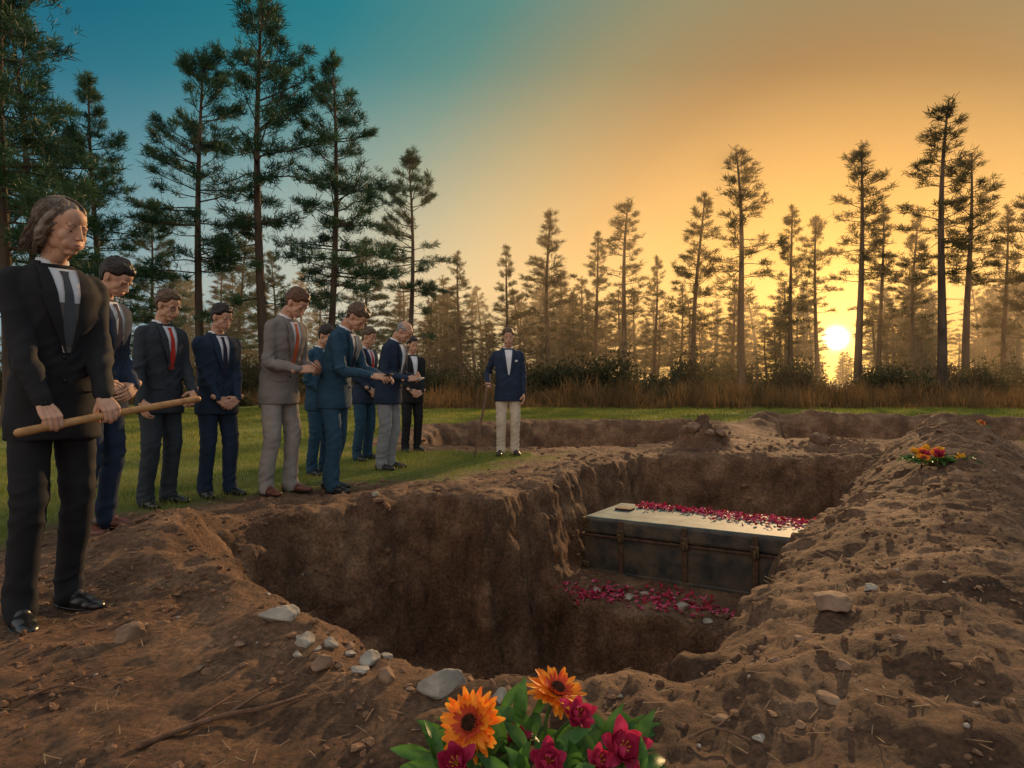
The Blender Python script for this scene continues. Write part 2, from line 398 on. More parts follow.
# ---------------------------------------------------------------- terrain
P1=[(.63,2.42),(.58,2.2),(.30,2.15),(.0,2.22),(-.28,2.42),(-.74,2.78),(-1.26,3.16),(-1.66,3.8),(-1.98,4.5),(-1.58,5.1),(-1.09,5.62),(-.65,6.05),(-.22,5.5),(.20,6.3),(.80,7.76),(1.75,9.1),(4.78,8.87)]
P2=[(-1.7,11.6),(-1.1,10.9),(.7,10.6),(2.0,11.1),(3.9,12.6),(4.3,15.4),(.5,16.0),(-1.5,14.0)]
P3=[(4.9,12.6),(8.9,11.8),(11.5,14.6),(6.4,16.6)]
def sdf(P,x,y):
    P=np.array(P,float);d=np.full(x.shape,1e9);ins=np.zeros(x.shape,bool)
    for i in range(len(P)):
        a=P[i];b=P[(i+1)%len(P)];e=b-a
        t=np.clip(((x-a[0])*e[0]+(y-a[1])*e[1])/(e@e),0,1)
        d=np.minimum(d,np.hypot(x-a[0]-t*e[0],y-a[1]-t*e[1]))
        c=((a[1]>y)!=(b[1]>y))
        xi=a[0]+(y-a[1])/(e[1] if e[1]!=0 else 1e-9)*e[0]
        ins^=c&(x<xi)
    return np.where(ins,-d,d)
def terrain(x,y,full=False):
    x=np.asarray(x,float);y=np.asarray(y,float)
    s1=sdf(P1,x,y);s2=sdf(P2,x,y);s3=sdf(P3,x,y)
    near=np.exp(-(np.maximum(np.hypot(x-1,y-5)-9,0)/6)**2)
    n1=fbm(x*1.3,y*1.3,0,3);n2=fbm(x*4.5+7,y*4.5,2,4)
    s1n=s1+n1*.13+n2*.05
    wl=.26+.42*sst(0.1,-1.5,x)*sst(7.0,3,y)+.08*n1
    d=-s1n;q0=np.clip(d/wl,0,1);prof=q0**1.05;prof=prof*prof*(3-2*prof)*.4+prof*.6
    st=q0*4+n2*.8+n1;prof=prof+.035*np.sin(st*2*np.pi)*(q0>0)*(q0<1)*np.sin(q0*np.pi)
    L=[(-.1,6.55),(.38,6.0),(.86,5.45),(1.6,4.95),(2.6,4.75),(6,6),(6,12),(-2,12)]
    sl=sdf(L,x,y)+n2*.06
    led=sst(.09,-.04,sl)
    dp0=np.interp(x,[-1.9,-.6,.3],[.95,1.25,1.38])
    depth=dp0+(.82-dp0)*led
    depth=depth+.04*n2*(1-led*.7)
    z=-depth*prof*(s1n<0)
    lipn=np.exp(-((s1n-.22)/.24)**2)*(s1n>-.05)
    z=z+lipn*(.065+.06*n1+.03*n2)*np.where(s1n<0,sst(-.05,0,s1n),1)
    z=z+.15*np.exp(-(((x+2.15)/.42)**2+((y-4.0)/.7)**2))*sst(-.02,.15,s1n)
    z=z+.05*np.exp(-(((x+1.3)/.6)**2+((y-2.5)/.45)**2))*sst(-.02,.15,s1n)
    dx,dy=.532,.847;t=(x-.56)*dx+(y-2.16)*dy;pd=(x-.56)*dy-(y-2.16)*dx
    hb=np.interp(t,[-1.6,0,3,6.5,8.7,10.2],[0,.13,.34,.52,.56,0])
    q=np.where(pd<.80,np.clip(pd/.80,0,1)**.7,np.clip(1-(pd-.80)/1.15,0,1))
    bm=hb*(q*q*(3-2*q))
    z=z+bm*(1+.20*n1+.08*n2)
    z=z+.06*np.exp(-((y-2.3)/.9)**2)*sst(.5,1.4,x)
    for s,dp,lp,ym in((s2,.85,.16,13.2),(s3,.7,.30,14.2)):
        sn=s+n1*.14+n2*.05
        lq=lp*(.12+.88*sst(ym-.8,ym+.8,y))
        p=np.clip(-sn/.35,0,1);z=z-dp*p*p*(3-2*p)
        z=z+lq*np.exp(-((sn-.35)/.35)**2)*(sn>0)*(1+.6*n1)+lq*(sn<=0)*np.exp(-((sn-.35)/.12)**2)
    r=np.hypot((x-2.75)/1.1,(y-9.95));z=z+.44*np.exp(-(r/.36)**2)*(1+.8*n2)
    r=np.hypot((x-5.0)/2.2,(y-10.3));z=z+.12*np.exp(-(r/.5)**2)*(1+1.5*n2)
    ds=np.minimum(np.minimum(s1-1.15,s2-.8),np.minimum(s3-1.3,y-3.6))
    ds=np.minimum(ds,np.where((x>1)&(y<17.0),np.maximum(y-17.0,pd-2.9),1e9))
    soil=1-sst(-.25,.45,ds+n1*.7+n2*.35)
    z=z+soil*near*(n1*.035+n2*.032+.014*fbm(x*14,y*14,1,3))+ (1-soil)*.02*n1
    far=np.hypot(x,y);z=z+sst(60,400,far)*3*(pn(x/80,y/80,5)+.3)
    return (z,soil,s1n) if full else z
def GH(x,y): return float(terrain(np.array([x]),np.array([y]))[0])
def axis(a,b,step,lo,hi,mid_lo,mid_hi,mstep,g=1.25):
    c=list(np.arange(a,b,step));x=b
    while x<mid_hi: c.append(x);x+=mstep
    s=mstep
    while x<hi: c.append(x);s*=g;x+=s
    c.append(hi);l=[];x=a
    while x>mid_lo: x-=mstep;l.append(x)
    s=mstep
    while x>lo: s*=g;x-=s;l.append(x)
    return np.array(l[::-1]+c)
xs=axis(-3.1,5.3,.020,-900,900,-9,13,.07);ys=axis(1.35,9.4,.020,-60,1500,.6,18,.06)
X,Y=np.meshgrid(xs,ys);Z,soil,s1n=terrain(X,Y,True)
gx=np.gradient(Z,xs,axis=1);gy=np.gradient(Z,ys,axis=0);sl=np.clip(np.hypot(gx,gy)/2.0,0,1)
for _ in range(3):
    sl[1:-1,1:-1]=(sl[1:-1,1:-1]*2+sl[:-2,1:-1]+sl[2:,1:-1]+sl[1:-1,:-2]+sl[1:-1,2:])/6
gn=np.hypot(gx,gy)+.3
A_=sl*soil*(.060*fbm(X*3.2,Y*3.2,Z*7,3)+.034*fbm(X*10,Y*10,Z*14,3))
Xd=X-gx/gn*A_;Yd=Y-gy/gn*A_;Zd=Z+.02*sl*soil*fbm(X*7,Y*7+20,Z*7,3)
V=np.stack([Xd,Yd,Zd],-1).reshape(-1,3);nx=len(xs);ny=len(ys)
ii=(np.arange(ny-1)[:,None]*nx+np.arange(nx-1)[None]).ravel()
Q=np.stack([ii,ii+1,ii+nx+1,ii+nx],1)
def ground_mat():
    m=bpy.data.materials.new("ground_soil_and_grass");m.use_nodes=True;nt=m.node_tree;N=nt.nodes;L=nt.links;b=N["Principled BSDF"]
    b.inputs["Roughness"].default_value=.9;b.inputs["Specular IOR Level"].default_value=.3
    tc=N.new("ShaderNodeTexCoord");O=tc.outputs["Object"]
    def noise(s,d=8,r=.6):
        n=N.new("ShaderNodeTexNoise");n.inputs["Scale"].default_value=s;n.inputs["Detail"].default_value=d;n.inputs["Roughness"].default_value=r;L.new(O,n.inputs["Vector"]);return n.outputs[0]
    def ramp(f,cs):
        r=N.new("ShaderNodeValToRGB");e=r.color_ramp.elements
        e[0].position=cs[0][0];e[0].color=(*cs[0][1],1);e[1].position=cs[-1][0];e[1].color=(*cs[-1][1],1)
        for p,c in cs[1:-1]: q=e.new(p);q.color=(*c,1)
        L.new(f,r.inputs[0]);return r.outputs[0]
    s1=ramp(noise(2.6,10,.65),[(.3,(.085,.044,.024)),(.48,(.17,.092,.050)),(.6,(.27,.155,.085)),(.72,(.40,.25,.15))])
    s2=ramp(noise(45,10,.75),[(.32,(.25,.25,.25)),(.52,(1,1,1)),(.70,(1.8,1.6,1.45))])
    mx=N.new("ShaderNodeMix");mx.data_type='RGBA';mx.blend_type='MULTIPLY';mx.inputs[0].default_value=.95
    L.new(s1,mx.inputs[6]);L.new(s2,mx.inputs[7])
    g1=ramp(noise(.9),[(.3,(.08,.12,.018)),(.5,(.14,.18,.03)),(.7,(.24,.21,.055))])
    at=N.new("ShaderNodeAttribute");at.attribute_name="soil"
    m2=N.new("ShaderNodeMix");m2.data_type='RGBA';L.new(at.outputs["Fac"],m2.inputs[0]);L.new(g1,m2.inputs[6]);L.new(mx.outputs[2],m2.inputs[7])
    L.new(m2.outputs[2],b.inputs["Base Color"])
    vo=N.new("ShaderNodeTexVoronoi");vo.inputs["Scale"].default_value=22;L.new(O,vo.inputs["Vector"])
    ad=N.new("ShaderNodeMath");ad.operation='MULTIPLY_ADD';ad.inputs[1].default_value=-.30;L.new(vo.outputs[0],ad.inputs[0]);L.new(noise(16,14,.78),ad.inputs[2])
    bp=N.new("ShaderNodeBump");bp.inputs["Strength"].default_value=1;bp.inputs["Distance"].default_value=.05;L.new(ad.outputs[0],bp.inputs["Height"]);L.new(bp.outputs[0],b.inputs["Normal"])
    return m
me=fast_mesh("ground",V,Q,[ground_mat()])
at=me.attributes.new("soil",'FLOAT','POINT');at.data.foreach_set("value",soil.ravel().astype(np.float32))
# ---------------------------------------------------------------- people
M_bark2=mat("dry_twig",(.10,.05,.03),(.18,.10,.06),30,.9,.5,80)
black=cloth("black",(.014,.014,.016));navy=cloth("navy",(.018,.028,.052));char=cloth("charcoal",(.030,.035,.042));mid=cloth("midnight",(.014,.025,.045))
taupe=cloth("taupe",(.17,.15,.135));ptaupe=cloth("stone",(.24,.215,.19));teal=cloth("tealblue",(.020,.052,.085));lgrey=cloth("grey",(.20,.205,.21));beige=cloth("beige",(.50,.41,.31))
red=cloth("tie_red",(.40,.03,.02));orange=cloth("tie_orange",(.45,.09,.03));gtie=cloth("tie_grey",(.05,.055,.065));dtie=cloth("tie_dark",(.02,.02,.04))
A=np.array([-1.79,2.66,.835]);Bp=np.array([-1.665,2.835,.870]);d=(Bp-A)/np.linalg.norm(Bp-A)
s0=A-d*.115;s1=A+d*.60
mb=MB();mb.add(*tube([s0,s0*.6+s1*.4+[0,0,.004],s1],[.0165,.0155,.014],14,5));link("wooden_stick",mb.mesh("wooden_stick",[M_wood]))
fv=np.array([.82,-.57,0.]);fv=fv-d*fv.dot(d);fv/=np.linalg.norm(fv);ff=fv*.75+np.array([0,0,-.66]);ff-=d*ff.dot(d);ff/=np.linalg.norm(ff)
nd=np.cross(d,ff);nd=nd if nd[2]<0 else -nd
def grip(p): return dict(W=tuple(p-ff*.080-nd*.028),F=tuple(ff),N=tuple(nd),curl=1.22,thumb=.75)
person("woman",(-1.97,2.93),-33,1.78,lean=3,hpitch=9,hyaw=16,jacket=black,pants=black,tie=gtie,hairm=4,fem=True,R=grip(A),Lh=grip(Bp),
       vest=cloth("vest",(.10,.09,.085)),footR=(.03,.05),footL=(0,-.05),seed=1,width=1.05)
clasp=lambda z=.93,y=.19:(dict(w=(.085,y-.02,z+.02),f=(-.8,.25,-.5),n=(.1,-1,.0),curl=.35),dict(w=(-.085,y+.01,z),f=(.8,.2,-.45),n=(0,-1,0),curl=.5))
r_,l_=clasp();r2_,l2_=clasp(.88,.20)
man=lambda *a,**k:person("man",*a,**k)
man((PX(98,4.55),4.55),-12,1.84,lean=7,hpitch=30,hyaw=5,jacket=navy,pants=navy,tie=dtie,hairm=1,shoes=M_shoeR,R=r_,Lh=l_,seed=2)
man((PX(160,5.65),5.65),-26,1.77,lean=5,hpitch=16,hyaw=6,jacket=char,pants=char,tie=red,hairm=0,glasses=True,R=dict(w=(.25,.12,.84),f=(0,.3,-1),n=(-1,0,0)),Lh=dict(w=(-.14,.24,.93),f=(.5,.4,-.6),n=(.3,-1,0)),seed=3,width=1.04,footR=(.03,.03))
man((PX(217,6.1),6.1),-38,1.71,lean=2,hpitch=18,hyaw=10,jacket=mid,pants=mid,tie=dtie,hairm=1,R=r2_,Lh=l2_,seed=4,width=1.04,footL=(-.02,.04))
r5=dict(w=(.10,.32,1.05),f=(-.6,.6,.1),n=(-.2,-.7,-.5),curl=.7);l5=dict(w=(-.11,.33,1.04),f=(.6,.5,.1),n=(.2,-.7,.5),curl=.7)
man((PX(279,6.25),6.25),-25,1.90,lean=15,hpitch=30,jacket=taupe,pants=ptaupe,tie=orange,hairm=3,shoes=M_shoeR,R=r5,Lh=l5,seed=5,stance=.12,footL=(0,.05))
r6=dict(w=(.08,.44,1.06),f=(-.2,1,-.1),n=(-.6,0,-.8),curl=.5);l6=dict(w=(-.08,.46,1.05),f=(.2,1,-.1),n=(.6,0,-.8),curl=.5)
man((PX(334,6.4),6.4),-18,1.80,lean=20,hpitch=34,jacket=teal,pants=teal,tie=dtie,hairm=0,R=r6,Lh=l6,seed=6,footR=(0,.08),footL=(0,-.08),card=(0,.55,1.06,6))
man((PX(320,7.6),7.6),-30,1.66,lean=5,hpitch=25,jacket=teal,pants=teal,tie=dtie,hairm=1,R=r_,Lh=l_,seed=7)
man((PX(364,9.0),9.0),-30,1.74,lean=5,hpitch=15,jacket=navy,pants=teal,tie=red,hairm=0,R=r_,Lh=l_,seed=8)
man((PX(388,8.0),8.0),-22,1.78,lean=17,hpitch=36,jacket=navy,pants=lgrey,tie=None,hairm=2,bald=True,R=r5,Lh=l5,seed=9,belly=.12,card=(0,.42,1.05,2))
man((PX(412,10.2),10.2),-60,1.70,lean=0,hpitch=10,jacket=black,pants=black,tie=None,hairm=1,R=r_,Lh=l_,seed=10)
cx=PX(474,9.2);c0=np.array([cx,9.2,GH(cx,9.2)-.01]);hx=np.array([PX(488,9.40),9.38,.98])
mb=MB();mb.add(*tube([c0,c0*.5+hx*.5,hx],[.015,.016,.017],10,2));mb.add(*tube([hx+[-.05,0,.0],hx+[0,0,.012],hx+[.05,0,0]],[.017,.018,.017],10,3))
link("walking_cane",mb.mesh("walking_cane",[mat("cane_wood",(.12,.06,.035),(.18,.10,.055),20,.5)]))
man((PX(508,9.6),9.6),-85,1.77,lean=0,hpitch=6,jacket=navy,pants=beige,tie=None,hairm=0,R=dict(W=tuple(hx+np.array([-.0,.09,.03])),F=(.0,-1,-.1),N=(0,-.1,-1),curl=1.2),Lh=dict(w=(-.22,.06,.82),f=(0,.2,-1),n=(1,0,0)),seed=11,belly=.12,psq=True,shoes=M_shoeB,width=1.04)
link("ground",me)
# ---------------------------------------------------------------- chest in pit
def chest():
    e=bpy.data.objects.new("burial_chest",None);scene.collection.objects.link(e)
    e.location=(1.81,6.55,-.84);e.rotation_euler=(0,math.radians(-.5),math.radians(-32.9))
    body=mat("chest_leather",(.024,.026,.024),(.095,.070,.045),7,.55,.6,30,spec=.4,bdist=.008)
    lidm=mat("chest_lid_sky_tint",(.07,.11,.10),(.18,.23,.20),5.5,.66,.5,25,spec=.25,bdist=.004,detail=12)  # pale teal of the reflected sky is put into the lid top's colour
    br=mat("aged_brass",(.20,.14,.07),(.08,.06,.04),20,.5,metal=.8)
    lt=mat("strap_leather",(.05,.028,.016),(.10,.055,.032),20,.65,.3,60)
    def bx(n,c,s,m,bev=.015,seg=3):
        me=bpy.data.meshes.new(n);V,Fc=box(c,s);me.from_pydata(V.tolist(),[],Fc);me.materials.append(m);me.update()
        o=link(n,me,e);b=o.modifiers.new("b","BEVEL");b.width=bev;b.segments=seg
        return o
    L,W,H=2.06,.92,.55
    bx("body",(0,0,.19),(L-.02,W-.02,.38),body,.02)
    bx("lid",(0,0,.465),(L,W,.155),body,.03)
    bx("lid_top",(0,0,.5440),(L-.05,W-.05,.012),lidm,.005)
    bx("rail_base",(0,0,.025),(L+.02,W+.02,.05),body,.01)
    bx("rail_middle",(0,0,.375),(L+.015,W+.015,.022),lt,.005)
    for i,x in enumerate((-.62,.0,.62)):
        bx("strap_%d"%i,(x,-W/2+.002,.19),(.05,.02,.36),lt,.004);bx("strap_lid_%d"%i,(x,-W/2-.004,.465),(.05,.02,.14),lt,.004)
        bx("latch_plate_%d"%i,(x,-W/2-.012,.40),(.075,.02,.10),br,.006);bx("latch_hasp_%d"%i,(x,-W/2-.026,.375),(.03,.016,.07),br,.005)
    for i,(sx,sy) in enumerate(((-1,-1),(1,-1),(-1,1),(1,1))):
        for k,z in enumerate((.06,.49)):
            bx("corner_%d_%d"%(i,k),(sx*(L/2-.035),sy*(W/2-.035),z),(.085,.085,.10),br,.01)
    for i,s in enumerate((-1,1)):
        mb=MB();mb.add(*tube([(s*(L/2+.005),-.12,.26),(s*(L/2+.05),-.1,.24),(s*(L/2+.055),.1,.24),(s*(L/2+.005),.12,.26)],[.012]*4,8,4));link("handle_%d"%i,mb.mesh("h",[br]),e)
    bx("hymn_book",(-.80,.05,.562),(.17,.12,.022),lt,.004)
chest()
# ---------------------------------------------------------------- petals / flowers
def petal_grid(L,W,curl=.3,cup=.25,nl=6,nw=5,tip=.6):
    V=[]
    for i in range(nl+1):
        t=i/nl;w=W*.5*(math.sin(math.pi*min(t*.92+.06,1))**tip);a=curl*t
        for j in range(nw):
            u=-1+2*j/(nw-1)
            V.append((u*w,L*t*math.cos(a),L*t*math.sin(a)+cup*w*u*u))
    Fc=[(i*nw+j,i*nw+j+1,(i+1)*nw+j+1,(i+1)*nw+j) for i in range(nl) for j in range(nw-1)]
    return np.array(V),Fc
def rotm(normal,spin=0):
    q=Vector((0,0,1)).rotation_difference(Vector(normal).normalized());return np.array((q.to_matrix()@Matrix.Rotation(spin,3,'Z')))
M_or=mat("petal_orange",(.85,.17,.010),(.92,.42,.03),34,.6,trans=.3);M_in=mat("petal_red",(.50,.06,.02),rough=.6,trans=.2);M_cen=mat("flower_centre",(.03,.012,.008),(.09,.03,.012),80,.9,.8,200)
M_mag=mat("petal_magenta",(.34,.012,.05),(.60,.05,.14),25,.5,.2,60,trans=.3);M_leaf=mat("leaf_green",(.03,.095,.015),(.09,.22,.04),22,.45,.3,40,trans=.35);M_stem=mat("stem_green",(.05,.12,.02),rough=.6)
M_yel=mat("petal_yellow",(.75,.42,.03),rough=.6,trans=.3)
def gerbera(mb,c,nrm,r,m0=0):
    c=np.array(c,float)
    for layer,(n,L,W,cu,mi,zz) in enumerate(((24,r,r*.25,.05,m0,0),(22,r*.86,r*.22,.28,m0,.006),(18,r*.5,r*.13,.5,m0+1,.010))):
        for i in range(n):
            V,Fc=petal_grid(L*(1+rng.uniform(-.10,.08)),W,cu+rng.uniform(-.25,.2),.25,tip=.5);V=V+[0,r*.10,0]
            V[:,1]*=.92
            Rz=np.array(Matrix.Rotation(2*math.pi*(i+.5*layer)/n+rng.uniform(-.10,.10),3,'Z'));V=V@Rz.T+[0,0,zz]
            mb.add(V@rotm(nrm).T+c,Fc,mi)
    e=ell((0,0,.010),(r*.28,r*.28,r*.13),20,10);mb.add(e[0]@rotm(nrm).T+c,e[1],2)
    for i in range(90):
        a=i*2.4;q=r*.28*math.sqrt(i/90);e=ell((q*math.cos(a),q*math.sin(a),.010+r*.13*math.sqrt(max(1-(q/(r*.30))**2,0))),(.0024,.0024,.005),5,4);mb.add(e[0]@rotm(nrm).T+c,e[1],2 if i<60 else m0+1)
def lily(mb,c,nrm,r,m):
    for layer in(0,1,2):
        for i in range(5):
            V,Fc=petal_grid(r*(1-.15*layer)*rng.uniform(.85,1.15),r*.55,.45+.4*layer+rng.uniform(-.25,.25),.35,8,7,.8)
            V[:,2]+=.006*np.sin(V[:,1]*160+i)*np.abs(V[:,0])/r*3
            Rz=np.array(Matrix.Rotation(2*math.pi*(i+.37*layer)/5+rng.uniform(-.2,.2),3,'Z'));V=V@Rz.T
            mb.add(V@rotm(nrm).T+np.array(c),Fc,m)
    for i in range(6):
        a=i*1.05;t=tube([(0,0,0),(.008*math.cos(a),.008*math.sin(a),r*.25),(.012*math.cos(a),.012*math.sin(a),r*.38)],[.001,.001,.0018],5,2);mb.add(t[0]@rotm(nrm).T+np.array(c),t[1],5)
def leaf(mb,c,dirv,L,W,up=(0,0,1),curl=-.5,m=4):
    V,Fc=petal_grid(L,W,curl,.45,9,5,1.05)
    y=np.array(dirv,float);y/=np.linalg.norm(y);z=np.array(up,float);z-=y*z.dot(y);z/=np.linalg.norm(z);x=np.cross(y,z)
    mb.add(V@np.stack([x,y,z],0)+np.array(c),Fc,m)
FM=[M_or,M_in,M_cen,M_mag,M_leaf,M_yel,M_stem]
mb=MB()
gerbera(mb,(PX(472,1.70),1.70,PZ(724,1.70)),(-.45,-.75,.60),.086)
gerbera(mb,(PX(556,1.82),1.82,PZ(692,1.82)),(.35,-.30,.95),.082)
for (px,py,yy,nr,r) in((577,716,1.76,(.3,-.6,.7),.055),(622,748,1.68,(.2,-.75,.6),.072),(457,764,1.62,(-.2,-.7,.7),.06),(548,762,1.63,(0,-.8,.6),.06),(515,738,1.78,(0,-.6,.8),.045),(598,762,1.66,(.2,-.6,.8),.045)):
    lily(mb,(PX(px,yy),yy,PZ(py,yy)),nr,r,3)
cen=np.array([.06,1.76,.02])
for (px,py,yy) in((472,724,1.70),(556,692,1.82),(577,716,1.76),(622,748,1.68),(457,764,1.62),(548,762,1.63)):
    h=np.array([PX(px,yy),yy+.012,PZ(py,yy)-.005]);mb.add(*tube([cen+[h[0]*.3,0,0],(cen+h)/2+[0,.02,.0],h],[.005,.0045,.004],8,3),6)
for i in range(95):
    a=rng.uniform(0,2*math.pi);xx=.06+rng.uniform(-.24,.28);yy=rng.uniform(1.62,1.88)
    d_=(math.copysign(.4,xx-.06)*rng.uniform(.1,2)+.5*math.cos(a),.45*math.sin(a)-.15,rng.uniform(.2,1.2))
    leaf(mb,(xx,yy,rng.uniform(.02,.085)),d_,rng.uniform(.06,.13),rng.uniform(.022,.044),up=(d_[0]*-.5+rng.normal()*.4,-.7,.9),curl=rng.uniform(-1.1,-.1))
for (px,py,dx,dz) in((415,745,-1,.3),(425,755,-1,.1),(640,740,.5,1),(655,765,1,.4),(520,715,.1,1),(500,740,-.2,1),(440,735,-.8,.7)):
    leaf(mb,(PX(px,1.72)-dx*.05,1.72,PZ(py,1.72)-.03),(dx,-.15,dz),.12,.036,up=(-dx*.3,-1,.6),curl=-.4)
link("flower_bouquet",mb.mesh("flower_bouquet",FM))
def small_bouquet(name,px,Yd,r,cols):
    mb=MB();x=PX(px,Yd);z=GH(x,Yd)
    for i in range(16):
        a=rng.uniform(0,6.28);rr=rng.uniform(0,r);c=(x+rr*math.cos(a),Yd+rr*math.sin(a)*.6,z+.03+rng.uniform(0,.07))
        k=cols[i%len(cols)]
        if k==0: gerbera(mb,c,(rng.uniform(-.5,.5),-.7,.8),.05,0)
        else: lily(mb,c,(rng.uniform(-.6,.6),-.6,.9),.045,k)
    for i in range(110):
        a=rng.uniform(0,6.28);leaf(mb,(x+rng.uniform(-r,r)*1.1,Yd+rng.uniform(-r,r)*.6,z+.015),(math.cos(a),math.sin(a)-.2,rng.uniform(.1,.8)),rng.uniform(.08,.16),.03,curl=-.3)
    link(name,mb.mesh(name,FM))
small_bouquet("flower_bouquet",940,5.3,.22,[5,0,5,3])
small_bouquet("flower_bouquet",975,9.3,.10,[5,5,0])
def petals(name,pts,mats,size=(.02,.035)):
    mb=MB()
    for p in pts:
        V,Fc=petal_grid(rng.uniform(*size)*1.3,rng.uniform(*size),rng.uniform(-.6,.9),.5,3,3,.6)
        n=(rng.normal()*.35,rng.normal()*.35,1);V=V@rotm(n,rng.uniform(0,6.28)).T+p
        mb.add(V,Fc,int(rng.integers(0,len(mats))))
    link(name,mb.mesh(name,mats))
M_pink=mat("petal_pink",(.55,.09,.17),rough=.6,trans=.2);M_red=mat("petal_crimson",(.32,.012,.03),rough=.6,trans=.2)
ca,sa=math.cos(math.radians(-32.9)),math.sin(math.radians(-32.9));pts=[]
for i in range(680):
    u=rng.uniform(-.75,1.0);v=.40-abs(rng.normal())*.10-(.14*abs(rng.normal()) if u>.1 else 0)
    if v<-.3: continue
    pts.append(np.array([1.81+u*ca-v*sa,6.55+u*sa+v*ca,-.84+.5525+rng.uniform(0,.02)+u*.0087]))
petals("flower_petals",pts,[M_mag,M_pink,M_red],(.022,.04))
pts=[];clu=[(rng.uniform(565,765),rng.uniform(-9,10)) for _ in range(20)]
for i in range(560):
    c=clu[i%20];px=c[0]+rng.normal()*14;t=(px-560)/200;py=587+t*30+c[1]+rng.normal()*4
    Yd=F*1.82/(py-384);x=PX(px,Yd)
    zg=GH(x,Yd)
    if zg<-.9 or zg>-.7: continue
    pts.append(np.array([x,Yd,zg+.012]))
petals("flower_petals",pts,[M_mag,M_pink,M_red,M_red],(.022,.04))
# ---------------------------------------------------------------- stones, clods, twigs
def rock_geo(seed,sub=3,amp=.45):
    bm=bmesh.new();bmesh.ops.create_icosphere(bm,subdivisions=sub,radius=1);bm.verts.index_update();V=np.array([v.co[:] for v in bm.verts]);Fc=np.array([[v.index for v in f.verts] for f in bm.faces]);bm.free()
    n=fbm(V[:,0]*1.1+seed*7,V[:,1]*1.1,V[:,2]*1.1,4);V=V*(1+amp*n)[:,None]
    for k in range(7):
        r=np.random.default_rng(seed*10+k);d=r.normal(size=3);d/=np.linalg.norm(d);h=V@d;V=V-np.outer(np.maximum(h-.62,0)*.9,d)
    return V,Fc
M_st=[mat("stone_pale",(.20,.175,.14),(.40,.36,.30),7,.85,.9,30,bdist=.01),mat("stone_brown",(.15,.09,.055),(.26,.165,.105),9,.9,.8,30,bdist=.008)]
def stone(px,py,w,h=.6,m=0,seed=0):
    Yd=F/(py-384)
    for _ in range(4): Yd=F*(1-GH(PX(px,Yd),Yd))/(py-384)
    x=PX(px,Yd);s=w/F*Yd*.5;V,Fc=rock_geo(seed,4);V=V*[s,s*.8,s*h]
    a=seed*1.3;V=V@np.array(Matrix.Rotation(a*.2,3,'Z')).T
    o=link("stone",fast_mesh("stone",V,Fc,[M_st[m]]));o.location=(x,Yd,GH(x,Yd)+s*h*.30)
for i,(px,py,w,h,m) in enumerate([(440,694,52,.7,0),(281,626,38,.5,0),(305,645,22,.75,0),(330,647,18,.6,0),(349,648,18,.6,1),(370,662,26,.6,0),(385,678,24,.8,1),(322,670,28,.6,1),(361,673,22,.5,0),(501,698,22,.8,0),(350,655,14,.6,0),(388,660,14,.6,0),(338,668,12,.7,1),(131,638,30,.8,1),(831,606,50,.3,1),(845,668,20,.6,1),(775,662,14,.6,1),(800,640,16,.5,1),(830,700,28,.3,1),(410,690,12,.6,1),(297,660,12,.6,0),(240,650,14,.5,1),(900,640,16,.5,1),(720,720,18,.5,1),(760,745,14,.6,0),(200,670,12,.6,1),(870,590,18,.5,0),(300,635,9,.7,0),(318,655,9,.7,0),(376,652,10,.6,0),(355,690,10,.6,1)]):
    stone(px,py,w,h,m,i+1)
for i,(x,y,s) in enumerate([(.98,5.75,.05),(1.35,5.45,.06),(.75,6.02,.05),(1.5,5.2,.045),(1.15,5.9,.04),(2.6,9.8,.13),(3.0,9.85,.10),(2.8,9.65,.08),(4.6,10.2,.14)]):
    V,Fc=rock_geo(40+i,3);o=link("stone",fast_mesh("stone",V*[s,s*.8,s*.7],Fc,[M_st[0 if i<5 else 1]]));o.location=(x,y,GH(x,y)+s*.3)
def scatter_rocks(name,n,xr,yr,size,m,minsoil=.5,pw=2.5,smooth=False):
    base=[rock_geo(60+k,2,.9) for k in range(8)];Vs=[];Fs=[];off=0
    x=rng.uniform(*xr,n);y=rng.uniform(*yr,n);z,so,_=terrain(x,y,True);cl=pn(x*2.2,y*2.2,9)
    for i in range(n):
        if so[i]<minsoil or cl[i]<-.12: continue
        s=size[0]+(size[1]-size[0])*rng.random()**pw
        V,Fc=base[i%8];a=rng.uniform(0,6.28);c,s_=math.cos(a),math.sin(a)
        W=V*[s,s*rng.uniform(.5,1),s*rng.uniform(.35,.8)];W=np.stack([W[:,0]*c-W[:,1]*s_,W[:,0]*s_+W[:,1]*c,W[:,2]],1)+[x[i],y[i],z[i]+s*.10]
        Vs.append(W);Fs.append(Fc+off);off+=len(V)
    link(name,fast_mesh(name,np.concatenate(Vs),np.concatenate(Fs),[m],smooth=smooth))
M_clod=mat("soil_clod",(.085,.043,.024),(.27,.155,.088),3,.95,.9,60,bdist=.015)
scatter_rocks("soil_clods",11000,(-3.2,3.4),(1.5,5.2),(.003,.024),M_clod,pw=4.5)
scatter_rocks("soil_clods",5500,(-3,8),(4,13),(.006,.055),M_clod,pw=5)
scatter_rocks("pebbles",600,(-3.2,3.4),(1.5,6),(.003,.012),M_st[0],smooth=True)
def twig(name,pts,r,m):
    mb=MB();P=np.array(pts);mb.add(*tube(P,np.linspace(r,r*.45,len(P)),8,3))
    for k in(1,2):
        if len(P)>k+1: mb.add(*tube([P[k],P[k]+(P[k+1]-P[k])*.5+[0.01,.05,.02],P[k]+(P[k+1]-P[k])*.8+[.01,.11,.02]],[r*.5,r*.4,r*.2],6,2))
    link(name,mb.mesh(name,[m]))
